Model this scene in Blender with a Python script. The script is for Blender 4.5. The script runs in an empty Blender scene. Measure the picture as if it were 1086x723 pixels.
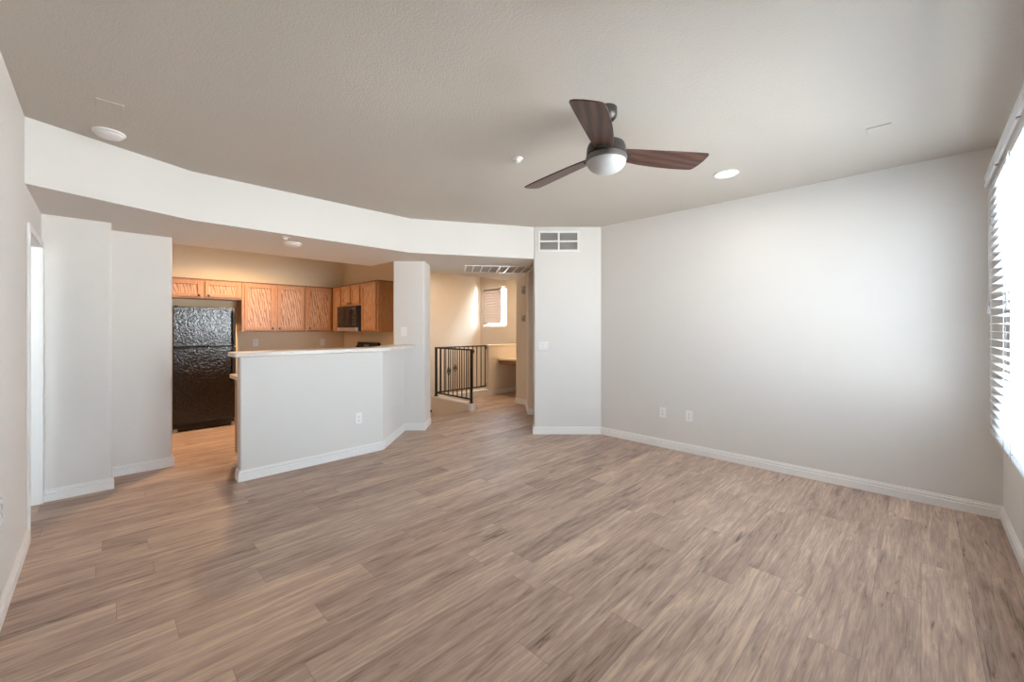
import bpy, bmesh, math, random
from mathutils import Vector, Matrix
random.seed(7)
S = bpy.context.scene
COL = S.collection
PI = math.pi
R2 = math.sqrt(0.5)

# ------------------------------------------------------------------ camera, world, lights, exposure
cd = bpy.data.cameras.new('camera')
cam = bpy.data.objects.new('camera', cd)
COL.objects.link(cam)
cam.location = (0, 0, 1.4)
cam.rotation_euler = (PI / 2, 0, -PI / 4)
cd.sensor_width = 36
cd.lens = 36 * 434 / 1086
cd.shift_y = -13.5 / 1086
cd.clip_start = 0.02
S.camera = cam

S.view_settings.view_transform = 'Standard'
S.view_settings.look = 'None'
S.view_settings.exposure = 0.60
S.view_settings.gamma = 1
S.view_settings.use_curve_mapping = False
S.cycles.max_bounces = 14
S.cycles.diffuse_bounces = 10
S.cycles.glossy_bounces = 4
S.cycles.transparent_max_bounces = 12
S.cycles.sample_clamp_indirect = 6

SKY = 14.0
GROUND = 15.5
SKY_SKEW = 0.80
KITCHEN_W = 34
STAIR_W = 8
NICHE_W = 15
DOWN_W = 2.5

w = bpy.data.worlds.new('daylight')
S.world = w
w.use_nodes = True
nt = w.node_tree
nt.nodes.clear()
out = nt.nodes.new('ShaderNodeOutputWorld')
bg = nt.nodes.new('ShaderNodeBackground')
tc = nt.nodes.new('ShaderNodeTexCoord')
sx = nt.nodes.new('ShaderNodeSeparateXYZ')
rp = nt.nodes.new('ShaderNodeValToRGB')
mr = nt.nodes.new('ShaderNodeMapRange')
mr.inputs[1].default_value = -1
mr.inputs[2].default_value = 1
nt.links.new(tc.outputs['Generated'], sx.inputs[0])
nt.links.new(sx.outputs[2], mr.inputs[0])
nt.links.new(mr.outputs[0], rp.inputs[0])
g = GROUND / SKY
els = rp.color_ramp.elements
els[0].position = 0.0
els[0].color = (0.95 * g, 0.955 * g, 0.97 * g, 1)
els[1].position = 1.0
els[1].color = (0.72, 0.86, 1.0, 1)
for p_, c_ in ((0.47, (0.95 * g, 0.955 * g, 0.97 * g, 1)), (0.53, (0.78, 0.88, 1.0, 1)), (0.75, (0.72, 0.86, 1.0, 1))):
    e_ = els.new(p_)
    e_.color = c_
nt.links.new(rp.outputs[0], bg.inputs[0])
sky_skew = nt.nodes.new('ShaderNodeMath')          # sky skewed brighter towards +X, added to hold down light on the right wall
sky_skew.operation = 'MULTIPLY_ADD'
sky_skew.inputs[1].default_value = SKY * SKY_SKEW
sky_skew.inputs[2].default_value = SKY
nt.links.new(sx.outputs[0], sky_skew.inputs[0])
nt.links.new(sky_skew.outputs[0], bg.inputs[1])
nt.links.new(bg.outputs[0], out.inputs[0])


def portal(name, loc, rot, sx_, sy_):
    """marks a window opening for the sampler of the sky; gives off no light of its own"""
    l = bpy.data.lights.new(name, 'AREA')
    l.shape = 'RECTANGLE'
    l.size = sx_
    l.size_y = sy_
    l.cycles.is_portal = True
    o = bpy.data.objects.new(name, l)
    COL.objects.link(o)
    o.location = loc
    o.rotation_euler = rot


portal('window_portal', (3.10, -0.60, 1.55), (PI / 2, 0, PI), 2.6, 1.8)
portal('bedroom_portal', (-1.0, 1.98, 1.4), (PI / 2, 0, PI), 0.62, 1.62)
portal('stair_portal', (7.04, 7.45, 1.93), (PI / 2, 0, -PI / 2), 0.84, 1.0)


# ------------------------------------------------------------------ materials
def M_new(name, col, rough=0.6, metal=0.0, spec=0.5):
    m = bpy.data.materials.new(name)
    m.use_nodes = True
    b = m.node_tree.nodes['Principled BSDF']
    b.inputs['Base Color'].default_value = (*col, 1)
    b.inputs['Roughness'].default_value = rough
    b.inputs['Metallic'].default_value = metal
    b.inputs['Specular IOR Level'].default_value = spec
    return m


def N(m, t, **kw):
    n = m.node_tree.nodes.new(t)
    for k, v in kw.items():
        setattr(n, k, v)
    return n


def L(m, a, b):
    m.node_tree.links.new(a, b)


def bumpy(m, scale, strength, dist=0.002, detail=2.0):
    b = m.node_tree.nodes['Principled BSDF']
    t = N(m, 'ShaderNodeTexCoord')
    n = N(m, 'ShaderNodeTexNoise')
    n.inputs['Scale'].default_value = scale
    n.inputs['Detail'].default_value = detail
    u = N(m, 'ShaderNodeBump')
    u.inputs['Strength'].default_value = strength
    u.inputs['Distance'].default_value = dist
    L(m, t.outputs['Object'], n.inputs['Vector'])
    L(m, n.outputs['Fac'], u.inputs['Height'])
    L(m, u.outputs[0], b.inputs['Normal'])
    return m


def speckle(m, c1, c2, scale, lo=0.35, hi=0.65):
    b = m.node_tree.nodes['Principled BSDF']
    t = N(m, 'ShaderNodeTexCoord')
    n = N(m, 'ShaderNodeTexNoise')
    n.inputs['Scale'].default_value = scale
    n.inputs['Detail'].default_value = 3
    r = N(m, 'ShaderNodeValToRGB')
    r.color_ramp.elements[0].position = lo
    r.color_ramp.elements[0].color = (*c1, 1)
    r.color_ramp.elements[1].position = hi
    r.color_ramp.elements[1].color = (*c2, 1)
    L(m, t.outputs['Object'], n.inputs['Vector'])
    L(m, n.outputs['Fac'], r.inputs[0])
    L(m, r.outputs[0], b.inputs['Base Color'])
    return m


M = {}
M['wall'] = bumpy(M_new('wall_paint', (0.775, 0.76, 0.74), 0.75, spec=0.3), 260, 0.10)
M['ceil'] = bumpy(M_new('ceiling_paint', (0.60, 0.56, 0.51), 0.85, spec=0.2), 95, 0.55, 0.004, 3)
M['kitchen'] = bumpy(M_new('kitchen_paint', (0.79, 0.67, 0.50), 0.75, spec=0.3), 260, 0.10)
M['hall'] = bumpy(M_new('hall_paint', (0.78, 0.715, 0.635), 0.75, spec=0.3), 260, 0.10)
M['trim'] = M_new('trim_white', (0.90, 0.90, 0.90), 0.4)
M['plastic'] = M_new('white_plastic', (0.90, 0.90, 0.91), 0.35)
M['ivory'] = M_new('painted_plate', (0.72, 0.69, 0.66), 0.6)
M['slot'] = M_new('dark_slot', (0.03, 0.03, 0.03), 0.7)
M['blind'] = M_new('blind_white', (0.78, 0.80, 0.83), 0.45)
M['cord'] = M_new('blind_cord', (0.75, 0.76, 0.78), 0.7)
M['tanblind'] = M_new('tan_blind', (0.36, 0.28, 0.23), 0.6)
M['iron'] = bumpy(M_new('dark_iron', (0.022, 0.017, 0.015), 0.45, 0.3), 60, 0.1)
M['bronze'] = M_new('dark_bronze', (0.075, 0.068, 0.064), 0.42, 0.65)
M['bronzelight'] = M_new('brushed_bronze', (0.20, 0.19, 0.18), 0.4, 0.7)
M['globe'] = M_new('frosted_glass', (0.52, 0.53, 0.54), 0.45)
M['steel'] = M_new('steel', (0.55, 0.55, 0.55), 0.3, 0.9)
M['satin'] = M_new('satin_grey', (0.33, 0.33, 0.34), 0.35, 0.6)
M['handlegrey'] = M_new('handle_grey', (0.035, 0.035, 0.038), 0.5, spec=0.3)
M['blackplastic'] = M_new('black_plastic', (0.012, 0.012, 0.013), 0.35)
M['blackglass'] = M_new('black_glass', (0.010, 0.009, 0.009), 0.08)
M['laminate'] = speckle(M_new('pale_laminate', (0.78, 0.75, 0.70), 0.35), (0.74, 0.71, 0.665), (0.81, 0.785, 0.745), 90)
M['tanlaminate'] = speckle(M_new('cream_laminate', (0.7, 0.6, 0.48), 0.4), (0.66, 0.56, 0.44), (0.74, 0.65, 0.53), 90)
M['lamp'] = M_new('lamp_diffuser', (0.9, 0.9, 0.88), 0.5)
_b = M['lamp'].node_tree.nodes['Principled BSDF']
_b.inputs['Emission Color'].default_value = (1.0, 0.96, 0.90, 1)
_b.inputs['Emission Strength'].default_value = 6.0
M['warmlamp'] = M_new('warm_diffuser', (0.9, 0.85, 0.75), 0.5)
_b = M['warmlamp'].node_tree.nodes['Principled BSDF']
_b.inputs['Emission Color'].default_value = (1.0, 0.72, 0.45, 1)
_b.inputs['Emission Strength'].default_value = 1.5
M['grille'] = M_new('grille_grey', (0.50, 0.49, 0.47), 0.6)
M['duct'] = M_new('duct_dark', (0.10, 0.10, 0.10), 0.9)
M['step'] = bumpy(M_new('stair_carpet', (0.40, 0.33, 0.27), 0.95), 400, 0.4)

# fridge: black pebbled enamel
m = M['fridge'] = M_new('black_pebbled_enamel', (0.010, 0.009, 0.009), 0.16, spec=0.75)
b = m.node_tree.nodes['Principled BSDF']
t = N(m, 'ShaderNodeTexCoord')
v = N(m, 'ShaderNodeTexNoise')
v.inputs['Scale'].default_value = 58
v.inputs['Detail'].default_value = 0.5
u = N(m, 'ShaderNodeBump')
u.inputs['Strength'].default_value = 0.7
u.inputs['Distance'].default_value = 0.005
L(m, t.outputs['Object'], v.inputs['Vector'])
L(m, v.outputs['Fac'], u.inputs['Height'])
L(m, u.outputs[0], b.inputs['Normal'])

# window glass: clear, faintly reflecting
m = M['glass'] = bpy.data.materials.new('window_glass')
m.use_nodes = True
m.node_tree.nodes.clear()
o_ = N(m, 'ShaderNodeOutputMaterial')
mx = N(m, 'ShaderNodeMixShader')
tr = N(m, 'ShaderNodeBsdfTransparent')
tr.inputs[0].default_value = (0.96, 0.98, 0.97, 1)
gl = N(m, 'ShaderNodeBsdfGlossy')
gl.inputs['Roughness'].default_value = 0.0
fr = N(m, 'ShaderNodeLayerWeight')
fr.inputs[0].default_value = 0.12
L(m, fr.outputs['Fresnel'], mx.inputs[0])
L(m, tr.outputs[0], mx.inputs[1])
L(m, gl.outputs[0], mx.inputs[2])
L(m, mx.outputs[0], o_.inputs[0])


def wood(name, c_dark, c_mid, c_light, rough, axis, rings=22.0, dist=7.0, gs=1.0, fine=0.5):
    """cathedral grain running along the given axis of object space"""
    m = M_new(name, c_mid, rough)
    b = m.node_tree.nodes['Principled BSDF']
    t = N(m, 'ShaderNodeTexCoord')
    oi = N(m, 'ShaderNodeObjectInfo')
    ad = N(m, 'ShaderNodeVectorMath', operation='ADD')
    sc = N(m, 'ShaderNodeVectorMath', operation='SCALE')
    sc.inputs['Scale'].default_value = 7.3
    cb = N(m, 'ShaderNodeCombineXYZ')
    for k in range(3):
        L(m, oi.outputs['Random'], cb.inputs[k])
    L(m, cb.outputs[0], sc.inputs[0])
    L(m, t.outputs['Object'], ad.inputs[0])
    L(m, sc.outputs[0], ad.inputs[1])
    mp = N(m, 'ShaderNodeMapping')
    s = [gs, gs, gs]
    s[axis] = gs * 0.16
    mp.inputs['Scale'].default_value = s
    L(m, ad.outputs[0], mp.inputs['Vector'])
    wv = N(m, 'ShaderNodeTexWave', wave_type='BANDS', bands_direction='DIAGONAL')
    wv.inputs['Scale'].default_value = rings
    wv.inputs['Distortion'].default_value = dist
    wv.inputs['Detail'].default_value = 2.5
    wv.inputs['Detail Scale'].default_value = 1.6
    L(m, mp.outputs[0], wv.inputs['Vector'])
    mp2 = N(m, 'ShaderNodeMapping')
    s2 = [120, 120, 120]
    s2[axis] = 5
    mp2.inputs['Scale'].default_value = s2
    L(m, ad.outputs[0], mp2.inputs['Vector'])
    nz = N(m, 'ShaderNodeTexNoise')
    nz.inputs['Scale'].default_value = 1
    nz.inputs['Detail'].default_value = 3
    L(m, mp2.outputs[0], nz.inputs['Vector'])
    mix = N(m, 'ShaderNodeMix')
    mix.inputs[0].default_value = fine
    L(m, wv.outputs['Fac'], mix.inputs[2])
    L(m, nz.outputs['Fac'], mix.inputs[3])
    r = N(m, 'ShaderNodeValToRGB')
    e = r.color_ramp.elements
    e[0].position = 0.22
    e[0].color = (*c_dark, 1)
    e[1].position = 0.78
    e[1].color = (*c_light, 1)
    q = e.new(0.48)
    q.color = (*c_mid, 1)
    L(m, mix.outputs[0], r.inputs[0])
    L(m, r.outputs[0], b.inputs['Base Color'])
    return m


OAK = ((0.26, 0.115, 0.045), (0.37, 0.18, 0.08), (0.43, 0.225, 0.105))
OAKP = ((0.22, 0.10, 0.047), (0.40, 0.22, 0.115), (0.47, 0.275, 0.155))  # oak veneer, lightened so the colour carries the daylight sheen on the panels
M['oak'] = wood('oak_upright', *OAK, 0.38, 2, fine=0.75)
M['oak_panel_sheen'] = wood('oak_panel_sheen', *OAKP, 0.36, 2, rings=17, dist=7, fine=0.4)
M['oak_x'] = wood('oak_across', *OAK, 0.38, 0, fine=0.7)
M['oak_y'] = wood('oak_along', *OAK, 0.38, 1, fine=0.7)
M['oak_dark'] = M_new('oak_edge', (0.17, 0.075, 0.03), 0.5)
M['walnut'] = wood('walnut_blade', (0.028, 0.012, 0.008), (0.070, 0.030, 0.021), (0.13, 0.062, 0.045), 0.42, 0, rings=7, dist=3, gs=1.6, fine=0.65)

# floor: wood-look planks running along X
m = M['floor'] = M_new('plank_floor', (0.26, 0.18, 0.14), 0.36, spec=0.45)
b = m.node_tree.nodes['Principled BSDF']
t = N(m, 'ShaderNodeTexCoord')
PW, PL_ = 0.182, 1.22
sp = N(m, 'ShaderNodeSeparateXYZ')
L(m, t.outputs['Object'], sp.inputs[0])


def mth(op, a, b_=None, c_=None):
    n = N(m, 'ShaderNodeMath', operation=op)
    for k, val in enumerate((a, b_, c_)):
        if val is None:
            continue
        if isinstance(val, (int, float)):
            n.inputs[k].default_value = val
        else:
            L(m, val, n.inputs[k])
    return n.outputs[0]


yrow = mth('DIVIDE', sp.outputs[1], PW)
row = mth('FLOOR', yrow)
wn = N(m, 'ShaderNodeTexWhiteNoise', noise_dimensions='1D')
L(m, row, wn.inputs['W'])
xs = mth('ADD', mth('DIVIDE', sp.outputs[0], PL_), wn.outputs['Value'])
colm = mth('FLOOR', xs)
cbn = N(m, 'ShaderNodeCombineXYZ')
L(m, row, cbn.inputs[0])
L(m, colm, cbn.inputs[1])
wp = N(m, 'ShaderNodeTexWhiteNoise', noise_dimensions='2D')
L(m, cbn.outputs[0], wp.inputs['Vector'])
# grain, shifted per plank
off = N(m, 'ShaderNodeVectorMath', operation='SCALE')
off.inputs['Scale'].default_value = 13.0
L(m, wp.outputs['Color'], off.inputs[0])
av = N(m, 'ShaderNodeVectorMath', operation='ADD')
L(m, t.outputs['Object'], av.inputs[0])
L(m, off.outputs[0], av.inputs[1])


def stretched(sxv, syv, detail, rough=0.5, distn=0.0):
    mp = N(m, 'ShaderNodeMapping')
    mp.inputs['Scale'].default_value = (sxv, syv, 1)
    L(m, av.outputs[0], mp.inputs['Vector'])
    n = N(m, 'ShaderNodeTexNoise')
    n.inputs['Scale'].default_value = 1
    n.inputs['Detail'].default_value = detail
    n.inputs['Roughness'].default_value = rough
    n.inputs['Distortion'].default_value = distn
    L(m, mp.outputs[0], n.inputs['Vector'])
    return n.outputs['Fac']


g1 = stretched(1.7, 21, 6, 0.66, 1.2)
g2 = stretched(7.0, 150, 3, 0.6)
g3 = stretched(2.2, 7.0, 3, 0.55, 0.6)
tone = mth('ADD', mth('MULTIPLY', g1, 0.50), mth('MULTIPLY', g2, 0.26))
tone = mth('ADD', tone, mth('MULTIPLY', g3, 0.24))
g4 = stretched(3.5, 34, 3, 0.6, 0.8)
tone = mth('SUBTRACT', tone, mth('MULTIPLY', mth('MAXIMUM', mth('SUBTRACT', g4, 0.60), 0.0), 1.0))
tone = mth('ADD', tone, mth('MULTIPLY_ADD', wp.outputs['Value'], 0.10, -0.05))
rmp = N(m, 'ShaderNodeValToRGB')
e = rmp.color_ramp.elements
e[0].position = 0.335
e[0].color = (0.145, 0.107, 0.082, 1)
e[1].position = 0.635
e[1].color = (0.68, 0.52, 0.40, 1)
for p_, c_ in ((0.42, (0.34, 0.235, 0.185, 1)), (0.54, (0.49, 0.362, 0.292, 1))):
    q = e.new(p_)
    q.color = c_
L(m, tone, rmp.inputs[0])
# seams between planks
fy = mth('FRACT', yrow)
fx = mth('FRACT', xs)
ey = mth('MINIMUM', fy, mth('SUBTRACT', 1.0, fy))
ex = mth('MINIMUM', fx, mth('SUBTRACT', 1.0, fx))
seam = mth('MINIMUM', mth('DIVIDE', ey, 0.010), mth('DIVIDE', ex, 0.0016))
seam = mth('MINIMUM', seam, 1.0)
mxs = N(m, 'ShaderNodeMix', data_type='RGBA')
mxs.inputs[6].default_value = (0.075, 0.047, 0.035, 1)
fs = mth('MULTIPLY_ADD', seam, 0.6, 0.4)
L(m, fs, mxs.inputs[0])
L(m, rmp.outputs[0], mxs.inputs[7])
L(m, mxs.outputs[2], b.inputs['Base Color'])
L(m, mth('MULTIPLY_ADD', g1, 0.2, 0.36), b.inputs['Roughness'])
bu = N(m, 'ShaderNodeBump')
bu.inputs['Strength'].default_value = 0.15
bu.inputs['Distance'].default_value = 0.002
L(m, mth('ADD', seam, mth('MULTIPLY', g2, 0.5)), bu.inputs['Height'])
L(m, bu.outputs[0], b.inputs['Normal'])


# ------------------------------------------------------------------ mesh helpers
def round_poly(pts, radii=None, seg=5):
    """round chosen corners (index -> radius) of a 2-D outline"""
    if not radii:
        return list(pts)
    res = []
    n = len(pts)
    for i, p in enumerate(pts):
        r = radii.get(i, 0) if isinstance(radii, dict) else radii
        if r <= 0:
            res.append(tuple(p))
            continue
        p = Vector(p)
        a = (Vector(pts[i - 1]) - p).normalized()
        c = (Vector(pts[(i + 1) % n]) - p).normalized()
        ang = a.angle(c)
        d = r / math.tan(ang / 2)
        cen = p + (a + c).normalized() * (r / math.sin(ang / 2))
        s = p + a * d - cen
        f = p + c * d - cen
        tot = s.angle_signed(f)
        for k in range(seg + 1):
            x = -tot * k / seg
            res.append((cen.x + s.x * math.cos(x) - s.y * math.sin(x), cen.y + s.x * math.sin(x) + s.y * math.cos(x)))
    return res


class MB:
    def __init__(self):
        self.bm = bmesh.new()

    def box(self, x0, x1, y0, y1, z0, z1):
        return self.prism([(x0, y0), (x1, y0), (x1, y1), (x0, y1)], z0, z1)

    def prism(self, pts, z0, z1, mat=None):
        """mat: optional matrix taking the outline's plane (x, y, height) into space"""
        area = sum(pts[i - 1][0] * pts[i][1] - pts[i][0] * pts[i - 1][1] for i in range(len(pts)))
        if area < 0:
            pts = list(reversed(pts))
        if z1 < z0:
            z0, z1 = z1, z0
        f = (lambda p: mat @ Vector(p)) if mat is not None else Vector
        lo = [self.bm.verts.new(f((x, y, z0))) for x, y in pts]
        hi = [self.bm.verts.new(f((x, y, z1))) for x, y in pts]
        n = len(pts)
        self.bm.faces.new(list(reversed(lo)))
        self.bm.faces.new(hi)
        for i in range(n):
            j = (i + 1) % n
            self.bm.faces.new((lo[i], lo[j], hi[j], hi[i]))
        return self

    def lathe(self, prof, cx=0, cy=0, seg=32, mat=None):
        f = (lambda p: mat @ Vector(p)) if mat is not None else Vector
        rings = []
        for r, z in prof:
            if r < 1e-6:
                rings.append([self.bm.verts.new(f((cx, cy, z)))])
            else:
                rings.append([self.bm.verts.new(f((cx + r * math.cos(2 * PI * k / seg), cy + r * math.sin(2 * PI * k / seg), z))) for k in range(seg)])
        for a, c in zip(rings, rings[1:]):
            for k in range(seg):
                j = (k + 1) % seg
                if len(a) == 1 and len(c) == 1:
                    continue
                if len(a) == 1:
                    self.bm.faces.new((a[0], c[j], c[k]))
                elif len(c) == 1:
                    self.bm.faces.new((a[k], a[j], c[0]))
                else:
                    self.bm.faces.new((a[k], a[j], c[j], c[k]))
        return self

    def tube(self, path, r, seg=8):
        path = [Vector(p) for p in path]
        rings = []
        for i, p in enumerate(path):
            d = (path[min(i + 1, len(path) - 1)] - path[max(i - 1, 0)]).normalized()
            up = Vector((0, 0, 1)) if abs(d.z) < 0.9 else Vector((1, 0, 0))
            a = d.cross(up).normalized()
            c = a.cross(d)
            rr = r[i] if isinstance(r, (list, tuple)) else r
            rings.append([self.bm.verts.new(p + a * rr * math.cos(2 * PI * k / seg) + c * rr * math.sin(2 * PI * k / seg)) for k in range(seg)])
        for a, c in zip(rings, rings[1:]):
            for k in range(seg):
                j = (k + 1) % seg
                self.bm.faces.new((a[k], a[j], c[j], c[k]))
        self.bm.faces.new(list(reversed(rings[0])))
        self.bm.faces.new(rings[-1])
        return self

    def bar(self, p, q, w_, h_):
        """square bar between two points"""
        p, q = Vector(p), Vector(q)
        d = (q - p).normalized()
        up = Vector((0, 0, 1)) if abs(d.z) < 0.9 else Vector((0, 1, 0))
        a = d.cross(up).normalized() * w_ / 2
        c = a.cross(d).normalized() * h_ / 2
        v0 = [self.bm.verts.new(p + s * a + t_ * c) for s, t_ in ((-1, -1), (1, -1), (1, 1), (-1, 1))]
        v1 = [self.bm.verts.new(q + s * a + t_ * c) for s, t_ in ((-1, -1), (1, -1), (1, 1), (-1, 1))]
        for k in range(4):
            j = (k + 1) % 4
            self.bm.faces.new((v0[k], v0[j], v1[j], v1[k]))
        self.bm.faces.new(list(reversed(v0)))
        self.bm.faces.new(v1)
        return self

    def build(self, name, mat, parent=None, local=False, bevel=0.0, seg=2, sharp=35):
        """ONE mesh object; vertices given in world space unless local"""
        bm = self.bm
        bmesh.ops.recalc_face_normals(bm, faces=bm.faces)
        base = None
        if parent is not None and not local:
            bm.transform(world_of(parent).inverted())
        me = bpy.data.meshes.new(name)
        bm.to_mesh(me)
        bm.free()
        o = bpy.data.objects.new(name, me)
        COL.objects.link(o)
        me.materials.append(M[mat])
        me.shade_smooth()
        me.set_sharp_from_angle(angle=math.radians(sharp))
        if bevel:
            md = o.modifiers.new('edge', 'BEVEL')
            md.width = bevel
            md.segments = seg
            md.limit_method = 'ANGLE'
            md.angle_limit = math.radians(40)
            md.harden_normals = True
        if parent is not None:
            o.parent = parent
        return o


def world_of(o):
    mtx = Matrix.Identity(4)
    while o is not None:
        mtx = Matrix.LocRotScale(o.location, o.rotation_euler, None) @ mtx
        o = o.parent
    return mtx


def tag(o, label, cat, group=None):
    o['label'] = label
    o['category'] = cat
    if group:
        o['group'] = group
    return o


def thing(name, label, cat, loc=(0, 0, 0), rz=0, group=None):
    o = bpy.data.objects.new(name, None)
    COL.objects.link(o)
    o.empty_display_size = 0.1
    o.location = loc
    o.rotation_euler = (0, 0, rz)
    return tag(o, label, cat, group)


def struct(mb, name, mat, **kw):
    o = mb.build(name, mat, **kw)
    o['kind'] = 'structure'
    return o


def copy_tree(o, parent=None):
    c = o.copy()
    COL.objects.link(c)
    if parent is not None:
        c.parent = parent
    for ch in list(o.children):
        copy_tree(ch, c)
    return c


# ------------------------------------------------------------------ the setting
H = 2.74
SZ = 2.32         # underside of the dropped ceiling
XL, XR, YF = -0.35, 4.663, -0.425
PF = 7.66         # pier face: x + y
CF = 7.95         # column face: x + y
P0 = (XR, PF - XR)
P1 = (4.036, PF - 4.036)

fl = MB()
fl.prism([(-3.0, 2.0), (-0.6, 2.0), (-0.6, -0.62), (7.1, -0.62), (7.1, 6.52), (4.40, 6.52), (4.40, 5.454), (3.40, 5.454), (3.40, 8.0), (-3.0, 8.0)], -0.2, 0)
struct(fl, 'floor', 'floor')

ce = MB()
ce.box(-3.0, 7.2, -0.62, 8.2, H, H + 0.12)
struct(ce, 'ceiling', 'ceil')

# dropped ceiling band over the kitchen pass-through and the hall
SF = [(XL, 4.01), (0.535, 4.405), (2.655, 4.415), P1]
sf = MB()
sf.prism(SF + [(P1[0] + 0.10, P1[1] + 0.10), (4.87, 4.53), (5.47, 5.13), (5.47, 5.64), (3.40, 5.64), (3.40, 5.10), (3.124, 4.826),
               (2.822, 5.128), (2.81, 5.756), (0.50, 5.756), (0.50, 5.38), (0.055, 5.38), (0.055, 5.0), (XL, 5.0)], SZ, H)
sf.bm.edges.ensure_lookup_table()
_fe = [e_ for e_ in sf.bm.edges if all(abs(v_.co.z - SZ) < 1e-4 and any((v_.co.xy - Vector(p_)).length < 1e-4 for p_ in SF) for v_ in e_.verts)]
bmesh.ops.bevel(sf.bm, geom=_fe, offset=0.014, segments=3, affect='EDGES', profile=0.5)
struct(sf, 'ceiling_dropped', 'wall')

# left wall with the doorway
DY0, DY1, DH = 4.14, 4.97, 2.06
wl = MB()
wl.box(XL - 0.12, XL, YF - 0.15, DY0, 0, H)
wl.box(XL - 0.12, XL, DY1, 5.0, 0, H)
wl.box(XL - 0.12, XL, DY0, DY1, DH, H)
struct(wl, 'wall_left', 'wall')

wp_ = MB()
wp_.prism(round_poly([(XL - 0.12, 5.0), (0.055, 5.0), (0.055, 5.38), (0.50, 5.38), (0.50, 7.80), (XL - 0.12, 7.80)], {1: 0.018, 3: 0.018}), 0, H)
struct(wp_, 'wall_pantry', 'wall')

wr = MB()
wr.box(XR, XR + 0.12, YF - 0.15, P0[1] + 0.02, 0, H)
struct(wr, 'wall_right', 'wall')

pr = MB()
pr.prism(round_poly([P0, P1, (P1[0] + 0.11, P1[1] + 0.11), (XR + 0.13, P0[1] + 0.09), (XR + 0.12, P0[1] + 0.02)], {1: 0.018}), 0, H)
struct(pr, 'wall_pier', 'wall')

wb = MB()
wb.box(0.30, 3.40, 7.68, 7.80, 0, H)
struct(wb, 'wall_kitchen', 'kitchen')

wc = MB()
wc.prism(round_poly([(2.822, 5.128), (3.124, 4.826), (3.40, 5.10), (3.40, 5.45), (3.145, 5.45)], {0: 0.015, 1: 0.02}), 0, H)
struct(wc, 'wall_column', 'wall')
wc2 = MB()
wc2.box(3.20, 3.40, 5.45, 7.68, 0, H)
struct(wc2, 'wall_range', 'kitchen')

wbar = MB()
BW = [(0.885, 4.40), (2.285, 4.40), (2.93, 5.02), (2.84, 5.11), (2.235, 4.52), (0.885, 4.52)]
wbar.prism(round_poly(BW, {0: 0.02, 5: 0.02}), 0, 1.136)
struct(wbar, 'wall_bar', 'wall')

hb = MB()
hb.prism(round_poly([(4.87, 4.50), (5.47, 5.10), (5.47, 5.37), (7.0, 5.37), (7.0, 2.6), (4.80, 2.6), (4.83, 3.12), (5.54, 3.83)], {0: 0.018, 1: 0.018, 2: 0.018}), 0, H)
struct(hb, 'wall_hall', 'hall')

# stairwell
wk = MB()
wk.box(3.40, 6.96, 7.98, 8.12, -2.4, H)
struct(wk, 'wall_back', 'hall')
WY0, WY1, WZ0, WZ1 = 7.04, 7.86, 1.44, 2.41
ww = MB()
ww.box(6.84, 6.98, 5.37, WY0, -2.4, H)
ww.box(6.84, 6.98, WY1, 7.98, -2.4, H)
ww.box(6.84, 6.98, WY0, WY1, -2.4, WZ0)
ww.box(6.84, 6.98, WY0, WY1, WZ1, H)
struct(ww, 'wall_stairs', 'hall')
hw = MB()
hw.prism(round_poly([(5.70, 6.40), (6.84, 6.40), (6.84, 6.52), (5.70, 6.52)], {0: 0.015, 3: 0.015}), -2.4, 1.03)
struct(hw, 'wall_low', 'hall')
hc = MB()
hc.box(5.685, 6.84, 6.385, 6.535, 1.03, 1.05)
struct(hc, 'trim_1', 'hall', bevel=0.006)
# curb walls carrying the railing
kw = MB()
kw.box(4.38, 4.50, 5.40, 6.40, -2.4, 0.105)
kw.box(4.38, 5.70, 6.40, 6.52, -2.4, 0.105)
struct(kw, 'wall_curb', 'hall')
kt = MB()
kt.box(4.37, 4.515, 5.385, 6.40, 0.105, 0.125)
kt.box(4.37, 5.70, 6.385, 6.535, 0.105, 0.125)
kt.prism(round_poly([(4.37, 5.36), (4.515, 5.36), (4.515, 5.40), (4.37, 5.40)], {0: 0.012, 1: 0.012}), 0, 0.125)
kt.box(4.50, 4.515, 5.40, 6.385, 0, 0.10)
kt.box(4.515, 5.70, 6.385, 6.40, 0, 0.10)
struct(kt, 'trim_2', 'trim', bevel=0.004)
sw = MB()
sw.box(3.40, 3.42, 5.46, 7.98, -2.4, 0.0)
sw.box(3.28, 3.40, 7.68, 7.98, -2.4, H)
struct(sw, 'wall_stairwell', 'hall')
sf2 = MB()
sf2.box(3.40, 6.84, 5.0, 7.98, -2.5, -2.4)
struct(sf2, 'floor_stairwell', 'step')
st = MB()
for k in range(7):
    y0 = 5.454 + 0.26 * k
    st.box(3.42, 4.38, y0, min(y0 + 0.26, 7.2), -2.4, -0.18 * (k + 1))
struct(st, 'floor_steps', 'step')

# bedroom beyond the doorway
br = MB()
br.box(-3.1, -0.47, 5.05, 5.17, 0, H)
br.box(-3.1, -2.98, 2.0, 5.05, 0, H)
br.box(-2.98, -1.3, 2.0, 2.14, 0, H)
br.box(-0.7, -0.47, 2.0, 2.14, 0, H)
br.box(-1.3, -0.7, 2.0, 2.14, 0, 0.6)
br.box(-1.3, -0.7, 2.0, 2.14, 2.2, H)
struct(br, 'wall_bedroom', 'wall')

# window wall
OX0, OX1, OZ0, OZ1 = 1.85, 4.29, 0.70, 2.40
wf = MB()
wf.box(XL - 0.12, OX0, YF - 0.14, YF, 0, H)
wf.box(OX1, XR, YF - 0.14, YF, 0, H)
wf.box(OX0, OX1, YF - 0.14, YF, 0, OZ0)
wf.box(OX0, OX1, YF - 0.14, YF, OZ1, H)
struct(wf, 'wall_window', 'wall')


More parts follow.
